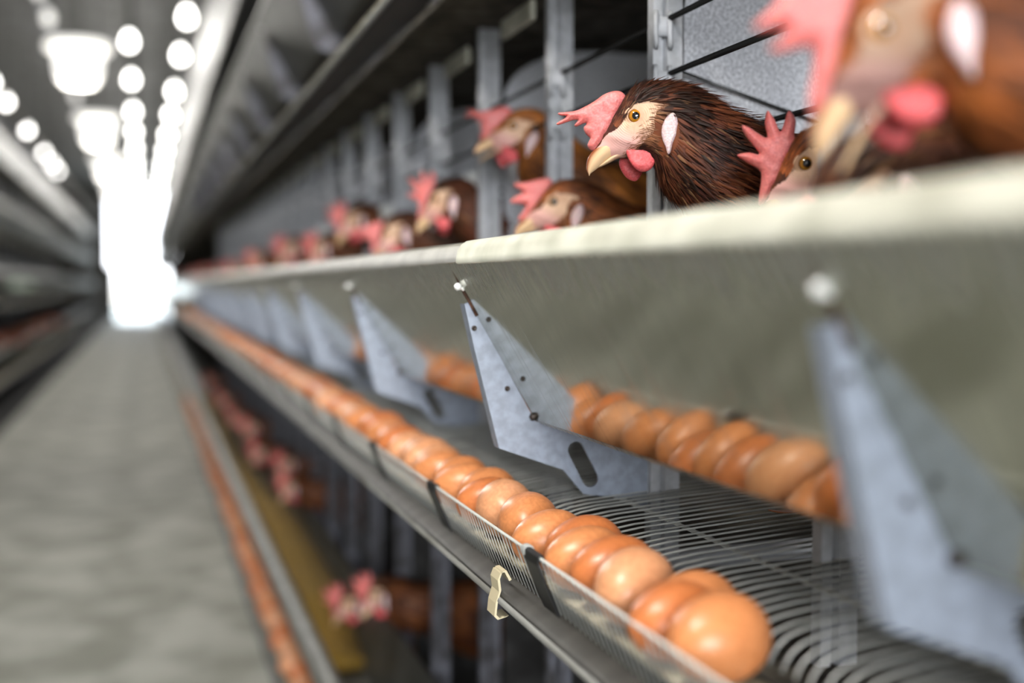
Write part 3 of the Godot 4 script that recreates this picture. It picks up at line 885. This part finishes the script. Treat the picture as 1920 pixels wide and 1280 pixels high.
func post(z: float, y0: float, y1: float, label: String, group := "") -> Node3D:
	var o := thing("cage_post", Vector3.ZERO, label, "post", group)
	var st := mb()
	# rolled section: flange, groove, web, return
	var sec := [Vector2(0.3885, 0.004), Vector2(0.3885, -0.0065), Vector2(0.3955, -0.0065), Vector2(0.3965, -0.0040), Vector2(0.3975, -0.0010), Vector2(0.3995, -0.0010), Vector2(0.4005, -0.0040), Vector2(0.4015, -0.0065), Vector2(0.4140, -0.0065), Vector2(0.4140, 0.010), Vector2(0.4124, 0.010), Vector2(0.4124, -0.0048), Vector2(0.4022, -0.0048), Vector2(0.4005, 0.0008), Vector2(0.3970, 0.0008), Vector2(0.3952, -0.0048), Vector2(0.3900, -0.0048), Vector2(0.3900, 0.004)]
	var rings: Array = []
	for y in [y0, -0.24, y1]:
		var ring := PackedVector3Array()
		for s in sec: ring.append(P(s.x, y, z + s.y))
		rings.append(ring)
	loft(st, rings.slice(1), false)
	put(st, "section", M.zinc, o)
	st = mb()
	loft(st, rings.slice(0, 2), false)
	put(st, "shaded_foot", M.shaded_zinc, o)  # lower section coloured darker to stand for shade down there
	for y in [0.160, 0.203]:
		st = mb(true)
		for dx in [0.0, 0.0125]:
			tube(st, PackedVector3Array([P(0.3905 + dx, y + 0.013, z - 0.006), P(0.3895 + dx, y + 0.008, z - 0.0095), P(0.3890 + dx, y - 0.004, z - 0.0098), P(0.3900 + dx, y - 0.012, z - 0.0095), P(0.3910 + dx, y - 0.016, z - 0.006)]), 0.0024, 6)
		box(st, P(0.3900, y - 0.007, z - 0.0065), P(0.4050, y + 0.009, z - 0.0092), 0.001)
		put(st, "rod_clamp", M.zinc, o)
	return o

func partition(z: float, label: String, group := "") -> Node3D:
	var o := thing("cage_partition", Vector3.ZERO, label, "partition", group)
	var out := PackedVector2Array([Vector2(0.425, -0.150)])
	for k in 9:
		var a := PI - PI * 0.5 * k / 8.0
		out.append(Vector2(0.545 + 0.12 * cos(a), 0.225 + 0.065 * sin(a)))
	out.append_array(PackedVector2Array([Vector2(0.93, 0.29), Vector2(0.93, -0.11)]))
	var st := mb()
	plate(st, out, z + 0.014, 0.002)
	put(st, "sheet", M.zinc_sheet, o)
	# a bent stiffening wire on the sheet, and the bolt that holds it
	st = mb(true)
	tube(st, PackedVector3Array([P(0.418, 0.172, z + 0.004), P(0.50, 0.150, z + 0.008), P(0.62, 0.118, z + 0.009), P(0.90, 0.105, z + 0.009)]), 0.0013, 6)
	put(st, "cross_wire", M.rod, o)
	st = mb(true)
	tube(st, PackedVector3Array([P(0.40, 0.328, z), P(0.95, 0.335, z)]), 0.010, 6)
	put(st, "crossbar", M.zinc, o)
	return o

func egg_mesh(seed_: int) -> ArrayMesh:
	var st := mb(true)
	var prof := PackedVector2Array()
	for k in 17:
		var a := PI * k / 16.0
		var y := -cos(a)
		prof.append(Vector2(0.0218 * sin(a) * (1.0 - 0.11 * y), 0.0282 * y))
	lathe(st, prof, Transform3D(Basis(), Vector3.ZERO), 28)
	st.generate_normals()
	return st.commit()

func egg_at(mesh: Mesh, m: Material, x: float, z: float, turn: float, size: float) -> MeshInstance3D:
	# lies on the belt, its long axis level
	var o := put_mesh(mesh, "egg", m, null, P(x, -0.1950 + 0.0218 * size, z))
	o.basis = Basis(Vector3.UP, turn) * Basis(Vector3(0, 0, 1), PI * 0.5)
	o.scale = Vector3.ONE * size
	return o


# ---------------------------------------------------------------- the hens
# Stations of the body from beak root to tail: [top (back, up), bottom (back, up), half width], millimetres from the eye, beak to the left.
const STATIONS := [
	[-29.0, -21.0, -15.0, -28.0, 4.5], [-24.0, -14.0, -9.0, -28.2, 7.6], [-18.5, -3.5, -4.5, -27.8, 10.6], [-12.5, 6.5, 1.0, -27.4, 12.6], [-4.2, 18.3, 8.4, -28.5, 14.8], [8.4, 24.0, 13.7, -33.2, 17.5],
	[22.0, 24.8, 16.4, -41.0, 21.0], [35.0, 21.8, 20.0, -48.0, 25.0], [48.5, 15.3, 25.3, -55.4, 29.0], [65.4, 4.2, 32.7, -66.0, 33.5], [85.5, -4.7, 42.0, -80.0, 38.0],
	[120.0, -15.0, 66.0, -125.0, 50.0], [170.0, -22.0, 128.0, -162.0, 59.0], [230.0, -28.0, 210.0, -152.0, 57.0], [280.0, -24.0, 272.0, -112.0, 40.0], [325.0, 6.0, 318.0, -62.0, 24.0], [362.0, 34.0, 356.0, -8.0, 9.0]]
const NECK_FREE := [1.0, 1.0, 1.0, 1.0, 1.0, 1.0, 1.0, 1.0, 0.97, 0.88, 0.66, 0.22, 0.0, 0.0, 0.0, 0.0, 0.0]
const EYE_UP := 0.2665

func crop(pts: PackedVector2Array) -> PackedVector2Array:
	# outline points measured on the head, turned into metres from the eye
	var out := PackedVector2Array()
	for p in pts: out.append(Vector2((p.x - 690.0) * 0.0001055, (435.0 - p.y) * 0.0001055))
	return out

func comb_outline(kind: int) -> PackedVector2Array:
	if kind == 0:    # leaning far forward over the beak, three points
		return crop(PackedVector2Array([Vector2(628, 300), Vector2(612, 270), Vector2(585, 252), Vector2(545, 249), Vector2(505, 258), Vector2(465, 276), Vector2(425, 305), Vector2(385, 330), Vector2(335, 355), Vector2(285, 376), Vector2(225, 384), Vector2(172, 388), Vector2(160, 396), Vector2(178, 406), Vector2(222, 412), Vector2(205, 428), Vector2(172, 446), Vector2(150, 462), Vector2(158, 472), Vector2(192, 464), Vector2(232, 450), Vector2(268, 440), Vector2(298, 440), Vector2(288, 455), Vector2(272, 474), Vector2(282, 484), Vector2(308, 476), Vector2(345, 460), Vector2(358, 470), Vector2(340, 484), Vector2(338, 505), Vector2(352, 535), Vector2(380, 562), Vector2(372, 585), Vector2(362, 610), Vector2(372, 632), Vector2(395, 648), Vector2(418, 646), Vector2(440, 628), Vector2(475, 588), Vector2(520, 510), Vector2(560, 430), Vector2(595, 360), Vector2(622, 325)]))
	if kind == 1:    # an upright saw of five points
		return crop(PackedVector2Array([Vector2(650, 300), Vector2(640, 240), Vector2(655, 150), Vector2(615, 90), Vector2(580, 170), Vector2(555, 215), Vector2(530, 140), Vector2(490, 75), Vector2(468, 150), Vector2(475, 240), Vector2(430, 215), Vector2(370, 165), Vector2(325, 150), Vector2(345, 215), Vector2(400, 300), Vector2(420, 340), Vector2(360, 320), Vector2(290, 325), Vector2(300, 350), Vector2(360, 395), Vector2(420, 450), Vector2(410, 540), Vector2(390, 640), Vector2(430, 640), Vector2(500, 560), Vector2(570, 430), Vector2(620, 350)]))
	if kind == 3:    # carried high, its point stretched forward
		return crop(PackedVector2Array([Vector2(650, 300), Vector2(640, 230), Vector2(580, 165), Vector2(480, 150), Vector2(400, 185), Vector2(340, 235), Vector2(270, 268), Vector2(275, 285), Vector2(340, 300), Vector2(375, 325), Vector2(335, 355), Vector2(300, 365), Vector2(310, 385), Vector2(370, 395), Vector2(430, 400), Vector2(450, 430), Vector2(430, 500), Vector2(395, 580), Vector2(385, 645), Vector2(430, 640), Vector2(500, 560), Vector2(570, 430), Vector2(620, 350)]))
	if kind == 4:    # fallen forward in three flat points
		return crop(PackedVector2Array([Vector2(650, 300), Vector2(640, 240), Vector2(600, 215), Vector2(520, 235), Vector2(420, 275), Vector2(330, 300), Vector2(285, 315), Vector2(320, 345), Vector2(390, 385), Vector2(330, 420), Vector2(280, 480), Vector2(300, 495), Vector2(370, 490), Vector2(430, 500), Vector2(405, 560), Vector2(385, 600), Vector2(375, 645), Vector2(430, 640), Vector2(500, 560), Vector2(570, 430), Vector2(620, 350)]))
	# low, leaning forward with a blunt point
	return crop(PackedVector2Array([Vector2(640, 300), Vector2(610, 255), Vector2(540, 235), Vector2(450, 250), Vector2(360, 265), Vector2(250, 260), Vector2(190, 270), Vector2(215, 305), Vector2(290, 340), Vector2(330, 370), Vector2(290, 400), Vector2(300, 425), Vector2(360, 430), Vector2(400, 470), Vector2(385, 540), Vector2(375, 620), Vector2(400, 648), Vector2(440, 630), Vector2(500, 560), Vector2(570, 430), Vector2(615, 350)]))

func make_hen(d: Dictionary) -> Node3D:
	# d: eye (aisle coordinates), yaw of the head, pitch (beak down +), body (canonical eye of the body), body_yaw, tone, comb, res, feathers, gape
	var eye: Vector3 = P(d.eye.x, d.eye.y, d.eye.z)
	var home: Vector3 = P(d.body.x, d.body.y, d.body.z)
	var res: float = d.get("res", 1.0)
	var yaw: float = deg_to_rad(d.get("yaw", 20.0))
	var pitch: float = deg_to_rad(d.get("pitch", 0.0))
	var byaw: float = deg_to_rad(d.get("body_yaw", 0.0))
	var tone: Color = d.get("tone", Color(0.17, 0.055, 0.016))
	var dark: Color = d.get("dark", Color(0.035, 0.012, 0.007))
	var fwd := Vector3(-cos(yaw), 0, -sin(yaw)); var side := Vector3(-sin(yaw), 0, cos(yaw))
	var bfwd := Vector3(-cos(byaw), 0, -sin(byaw)); var bside := Vector3(-sin(byaw), 0, cos(byaw))
	var back := -fwd * cos(pitch) + Vector3.UP * sin(pitch)
	var up := Vector3.UP * cos(pitch) + fwd * sin(pitch)
	var floor_at := Vector3(home.x + bfwd.x * -0.2, home.y - EYE_UP, home.z + bfwd.z * -0.2)
	var o := thing("hen", floor_at, d.label, "hen", d.get("group", ""))
	var e := eye - floor_at
	var h := home - floor_at
	var head := Transform3D(Basis(back, up, side), e)          # local head axes: back, up, side
	# --- the continuous body
	var T: Array = []; var B: Array = []; var W: Array = []
	for k in STATIONS.size():
		var s: Array = STATIONS[k]
		var f: float = NECK_FREE[k]
		var pts: Array = []
		for q in [Vector2(s[0], s[1]), Vector2(s[2], s[3])]:
			var a: Vector3 = head * Vector3(q.x, q.y, 0.0) if false else e + (back * q.x + up * q.y) * 0.001
			var b: Vector3 = h + (-bfwd * q.x + Vector3.UP * q.y) * 0.001
			pts.append(b.lerp(a, f))
		T.append(pts[0]); B.append(pts[1]); W.append(bside.lerp(side, f).normalized() * s[4] * 0.001)
	var rings: Array = []; var cols: Array = []; var marks: Array = []
	var face := crop(PackedVector2Array([Vector2(520, 540), Vector2(572, 500), Vector2(605, 462), Vector2(622, 420), Vector2(652, 372), Vector2(700, 350), Vector2(760, 342), Vector2(830, 345), Vector2(895, 360), Vector2(912, 380), Vector2(860, 390), Vector2(825, 420), Vector2(812, 470), Vector2(815, 520), Vector2(790, 570), Vector2(740, 610), Vector2(700, 640), Vector2(640, 700), Vector2(560, 720), Vector2(400, 660), Vector2(450, 600)]))
	var sides := int(40 * res) + 16
	var last := STATIONS.size() - 1
	var steps: Array = []
	for k in last:
		var n := int((10.0 if k < 7 else 7.0) * res) + 2
		for i in n: steps.append(k + float(i) / n)
	steps.append(float(last))
	for s in steps:
		var k := mini(int(s), last - 1)
		var t: float = s - k
		var a := maxi(k - 1, 0); var b := mini(k + 2, last)
		var top: Vector3 = T[k].cubic_interpolate(T[k + 1], T[a], T[b], t)
		var bot: Vector3 = B[k].cubic_interpolate(B[k + 1], B[a], B[b], t)
		var wid: Vector3 = W[k].cubic_interpolate(W[k + 1], W[a], W[b], t)
		var c := (top + bot) * 0.5
		var hv := (top - bot) * 0.5
		var ring := PackedVector3Array(); var cr := PackedColorArray()
		for i in sides:
			var g := TAU * i / sides
			var cg := cos(g); var sg := sin(g)
			var p := c + hv * cg + wid * signf(sg) * pow(absf(sg), 0.85)
			var out := (hv.normalized() * cg + wid.normalized() * sg).normalized()
			var n3 := noise.get_noise_3dv(p * 2600.0)
			var col: Color
			if s < 9.0:
				var q := p - e
				var ab := Vector2(q.dot(back), q.dot(up))
				var jit := Vector2(noise.get_noise_2d(ab.x * 9000.0, ab.y * 9000.0), noise.get_noise_2d(ab.y * 9000.0 + 50.0, ab.x * 9000.0)) * 0.0022
				var skin := Geometry2D.is_point_in_polygon(ab + jit, face) and absf(sg) > 0.12
				var r := ab.length()
				# the socket round the eye and the fine wrinkles of the skin
				if absf(sg) > 0.4:
					p -= out * 0.0016 * exp(-pow(r / 0.0075, 2.0))
					if skin and r > 0.0062:
						p += out * 0.00022 * sin(r * 4300.0 + 2.0 * noise.get_noise_2d(ab.x * 4000.0, ab.y * 4000.0)) * smoothstep(0.03, 0.008, r)
					# cheek fold that runs from the mouth corner
					p += out * 0.0011 * exp(-pow((ab.y + 0.019 + ab.x * 0.30) / 0.003, 2.0)) * smoothstep(0.014, 0.0, ab.x)
				if skin:
					var cream := Color(0.70, 0.46, 0.31)
					var pink := Color(0.66, 0.36, 0.31)
					col = d.get("skin", 1.0) * cream.lerp(pink, smoothstep(-0.004, -0.020, ab.y + ab.x * 0.25 + n3 * 0.005))
					col = col.lerp(Color(0.34, 0.14, 0.075), clampf(n3 * 0.9, 0.0, 0.45) + (0.0 if noise.get_noise_2d(ab.x * 14000.0, ab.y * 14000.0) < 0.35 else 0.1))
				else:
					col = dark.lerp(tone, clampf(0.45 + n3 * 1.1, 0.0, 1.0) * smoothstep(0.028, 0.0, ab.y) * 0.8)
					p += out * 0.0006 * n3
			else:
				col = dark.lerp(tone, clampf(0.5 + n3 * 1.3, 0.0, 1.0))
				p += out * 0.0015 * n3
			ring.append(p); cr.append(col)
		rings.append(ring); cols.append(cr); marks.append(s)
	var st := mb(true)
	loft(st, rings, true, cols)
	put(st, "body", M.hen, o)
	# --- feathers: fine overlapping blades laid along the body, joined because nobody could count them
	var count: int = d.get("feathers", 260)
	st = SurfaceTool.new()
	st.begin(Mesh.PRIMITIVE_TRIANGLES)
	var n_rings := rings.size()
	var start := 0
	while marks[start] < 0.9: start += 1
	var blade: float = d.get("blade", 1.6)
	for q in count:
		var ri := start + int(pow(rng.randf(), d.get("spread", 1.0)) * (n_rings - 2 - start))
		var gi := rng.randi() % sides
		var s: float = marks[ri]
		var p: Vector3 = rings[ri][gi]
		var hair := 1.0
		var skin_hair := false
		if s < 8.0:
			var ab2 := Vector2((p - e).dot(back), (p - e).dot(up))
			if ((ab2 - Vector2(0.0205, -0.0135)) / Vector2(0.0095, 0.0150)).length() < 1.0: continue
			if Geometry2D.is_point_in_polygon(ab2, face):
				# bare skin, with sparse bristles that thicken towards the ear and the throat
				if ab2.length() < 0.0075 or rng.randf() > smoothstep(-0.012, 0.016, ab2.x - ab2.y * 0.55 - 0.015) * 0.5: continue
				hair = 0.5
				skin_hair = true
			elif s < 2.2: continue
		var nxt: Vector3 = rings[mini(ri + 3, n_rings - 1)][gi]
		var along := (nxt - p).normalized()
		var across: Vector3 = (rings[ri][(gi + 1) % sides] - rings[ri][(gi - 1 + sides) % sides]).normalized()
		var nrm := across.cross(along).normalized()
		if nrm.dot(p - (T[mini(int(s), last)] + B[mini(int(s), last)]) * 0.5) < 0.0: nrm = -nrm
		along = along.rotated(nrm, rng.randfn(0.0, 0.10) + 0.25 * noise.get_noise_3dv(p * 1500.0))
		across = nrm.cross(along)
		var grow := smoothstep(1.5, 9.0, s)
		var length: float = lerpf(0.0055, 0.017, grow) * rng.randf_range(0.7, 1.3) * (0.5 + 0.5 * blade) * hair
		var width: float = lerpf(0.00050, 0.00105, grow) * rng.randf_range(0.6, 1.4) * blade * (0.3 if skin_hair else 1.0)
		var tilt := rng.randf_range(0.02, 0.11) + (rng.randf_range(0.1, 0.4) if rng.randf() < d.get("ruffle", 0.03) and s > 4.0 else 0.0)
		var shade := clampf(0.36 + 1.2 * noise.get_noise_3dv(p * 2200.0 + along * 20.0) + rng.randfn(0.0, 0.17), 0.0, 1.25)
		shade *= 0.35 + 0.65 * smoothstep(0.030, 0.010, (p - e).dot(up) - maxf(0.0, (p - e).dot(back)) * 0.02) if s < 7.0 else 1.0
		var col := dark.lerp(tone * d.get("gloss", 1.3), shade)
		if s < 6.5:
			# paler brown on the cheek between eye, lobe and throat
			var qc := Vector2((p - e).dot(back), (p - e).dot(up))
			col = col.lerp(Color(0.26, 0.105, 0.048) * rng.randf_range(0.6, 1.3), 0.85 * smoothstep(0.016, 0.007, qc.distance_to(Vector2(0.013, -0.010))))
		if skin_hair: col = Color(0.30, 0.135, 0.07)
		if rng.randf() < 0.05: col = col.lerp(Color(0.45, 0.24, 0.11), 0.4)
		var tip := col.lerp(dark, 0.5)
		var lines: Array = []
		for k in 4:
			var f := k / 3.0
			var c2 := p + along * length * f + nrm * (0.0003 + length * tilt * f - length * 0.06 * f * f)
			var hw: float = width * [0.5, 1.0, 0.75, 0.05][k]
			lines.append([c2 - across * hw, c2 + across * hw])
		for k in 3:
			var A: Array = lines[k]; var C: Array = lines[k + 1]
			var ca := col.lerp(tip, k / 3.0); var cb := col.lerp(tip, (k + 1) / 3.0)
			var vs := [[A[0], ca, -1.0], [C[0], cb, -1.0], [C[1], cb, 1.0], [A[0], ca, -1.0], [C[1], cb, 1.0], [A[1], ca, 1.0]]
			if -((C[0] - A[0]).cross(C[1] - A[0])).dot(nrm) < 0.0: vs.reverse()
			for v in vs:
				st.set_normal((nrm + across * v[2] * 0.35).normalized())
				st.set_color(v[1])
				st.add_vertex(v[0])
	tag(put_mesh(st.commit(), "feathers", M.feather, o), "", "", "", "stuff")
	# --- comb, bent a little to one side
	var lean: float = d.get("lean", 0.0)
	var fine: float = 0.0009 / minf(res, 1.6)
	var to_head := func(v: Vector3) -> Vector3:
		return e + back * v.x + up * v.y + side * (v.z + lean * (v.y - 0.005))
	st = mb(true)
	puff(st, smooth_outline(comb_outline(d.get("comb", 2)), 3), fine, 0.0052, 0.0075, to_head, 0.16)
	put(st, "comb", M.comb, o)
	# --- beak
	var gape: float = d.get("gape", 0.0)
	var beak := func(spec: Array, drop: float) -> SurfaceTool:
		var s2 := mb(true)
		var rr: Array = []; var cc: Array = []
		var n2 := spec.size()
		for k in n2 - 1:
			for i in 5 if k < n2 - 2 else 6:
				var t2 := i / 5.0
				var v: Array = []
				for c3 in 5: v.append(cubic_interpolate(spec[k][c3], spec[k + 1][c3], spec[maxi(k - 1, 0)][c3], spec[mini(k + 2, n2 - 1)][c3], t2))
				var ring := PackedVector3Array(); var cr := PackedColorArray()
				for g2 in 18:
					var g := TAU * g2 / 18
					var x2 := lerpf(v[2], v[0], 0.5 + 0.5 * cos(g)); var y2 := lerpf(v[3], v[1], 0.5 + 0.5 * cos(g))
					var a2 := (x2 - 690.0) * 0.0001055; var b2 := (435.0 - y2) * 0.0001055
					b2 -= drop * clampf((660.0 - x2) / 250.0, 0.0, 1.2)
					ring.append(e + back * a2 + up * b2 + side * sin(g) * v[4] * 0.001)
					cr.append(Color(0.70, 0.47, 0.27).lerp(Color(0.22, 0.06, 0.02), smoothstep(0.25, 0.85, cos(g)) * smoothstep(500.0, 410.0, x2)).lerp(Color(0.66, 0.38, 0.29), smoothstep(500.0, 620.0, x2)))
				rr.append(ring); cc.append(cr)
		loft(s2, rr, true, cc)
		return s2
	put(beak.call([[452.0, 612.0, 690.0, 614.0, 7.8], [404.0, 647.0, 585.0, 668.0, 6.4], [373.0, 684.0, 500.0, 716.0, 5.2], [358.0, 732.0, 443.0, 762.0, 3.7], [358.0, 778.0, 405.0, 790.0, 2.0], [370.0, 806.0, 384.0, 806.0, 0.9], [375.0, 820.0, 378.0, 819.0, 0.2]], 0.0), "upper_beak", M.beak, o)
	put(beak.call([[660.0, 630.0, 650.0, 700.0, 6.8], [570.0, 662.0, 578.0, 702.0, 5.6], [500.0, 704.0, 520.0, 730.0, 4.2], [445.0, 745.0, 465.0, 756.0, 2.2], [428.0, 760.0, 436.0, 764.0, 0.6]], gape), "lower_beak", M.beak, o)
	# --- eyes, ear lobes and wattles, on both sides
	for s3: float in [1.0, -1.0]:
		var xf := Transform3D(Basis(back, side * s3, up * -s3), e + side * s3 * 0.0094)
		st = mb(true)
		var black := Color(0.006, 0.005, 0.005); var amber := Color(0.42, 0.17, 0.012); var rimc := Color(0.17, 0.06, 0.015)
		if d.get("dull_eye", false): amber = Color(0.24, 0.13, 0.05)
		lathe(st, PackedVector2Array([Vector2(0.0, 0.0052), Vector2(0.0012, 0.0051), Vector2(0.00255, 0.00475), Vector2(0.0027, 0.0047), Vector2(0.0034, 0.0043), Vector2(0.0042, 0.0037), Vector2(0.0046, 0.0034), Vector2(0.0058, 0.0022), Vector2(0.0062, 0.0)]), xf, 28, PackedColorArray([black, black, black, amber, amber, amber, rimc, rimc, rimc]))
		var ball := put(st, "eye", M.eye, o)
		st = mb(true)
		for ring2 in [[0.0056, 0.0032, 0.0007], [0.0070, 0.0022, 0.0010]]:
			var pts := PackedVector3Array()
			for i in 28:
				var g := TAU * i / 28
				pts.append(xf * Vector3(cos(g) * ring2[0] * 1.06, ring2[1] - 0.0006, sin(g) * ring2[0] * 0.96))
			tube(st, pts, ring2[2], 8, true)
		put(st, "eyelid", M.lid, ball)
		var near_lobe: bool = s3 > 0.0
		# ear lobe lies on the surface of the head
		var lat := 0.0125
		for ring3 in rings.slice(0, n_rings / 2):
			for p3 in ring3:
				var q3: Vector3 = p3 - e
				if Vector2(q3.dot(back), q3.dot(up)).distance_to(Vector2(0.0232, -0.0125)) < 0.003: lat = maxf(lat, absf(q3.dot(side)))
		var on_side := func(v: Vector3) -> Vector3:
			return e + back * v.x + up * v.y + side * s3 * (lat + v.z - 0.0002 - absf(v.x - 0.0235) * 0.12)
		st = mb(true)
		puff(st, smooth_outline(crop(PackedVector2Array([Vector2(938, 432), Vector2(966, 468), Vector2(974, 520), Vector2(960, 585), Vector2(935, 632), Vector2(918, 695), Vector2(900, 703), Vector2(886, 655), Vector2(868, 612), Vector2(858, 560), Vector2(868, 500), Vector2(902, 448)])), 3), fine, 0.0026, 0.003, on_side, 0.25)
		put(st, "ear_lobe", M.lobe, o)
		st = mb(true)
		var drop := PackedVector2Array([Vector2(625, 655), Vector2(690, 642), Vector2(760, 636), Vector2(808, 642), Vector2(826, 680), Vector2(822, 735), Vector2(795, 785), Vector2(745, 806), Vector2(695, 790), Vector2(655, 740)])
		if not near_lobe:
			drop = PackedVector2Array([Vector2(590, 690), Vector2(650, 680), Vector2(720, 700), Vector2(745, 760), Vector2(722, 820), Vector2(690, 850), Vector2(640, 835), Vector2(600, 790), Vector2(578, 735)])
		var hang := func(v: Vector3) -> Vector3:
			return e + back * v.x + up * v.y + side * (s3 * (0.0075 + smoothstep(-0.024, -0.034, v.y) * 0.003) + v.z)
		puff(st, smooth_outline(crop(drop), 3), fine, 0.0030, 0.006, hang, 0.3)
		put(st, "wattle", M.wattle, o)
	# --- legs with three toes forward and one back
	for s4: float in [1.0, -1.0]:
		st = mb(true)
		var root: Vector3 = bside * s4 * 0.035
		tube(st, PackedVector3Array([root + Vector3.UP * 0.13 - bfwd * 0.005, root + Vector3.UP * 0.085 - bfwd * 0.03, root + Vector3.UP * 0.012]), 0.006, 7)
		for toe: float in [-0.5, 0.0, 0.5, PI]:
			var tv := bfwd.rotated(Vector3.UP, toe)
			tube(st, PackedVector3Array([root + Vector3.UP * 0.012, root + tv * 0.02 + Vector3.UP * 0.009, root + tv * (0.045 if toe < 2.0 else 0.026) + Vector3.UP * 0.004]), 0.0042, 6)
		put(st, "leg", M.leg, o)
	return o
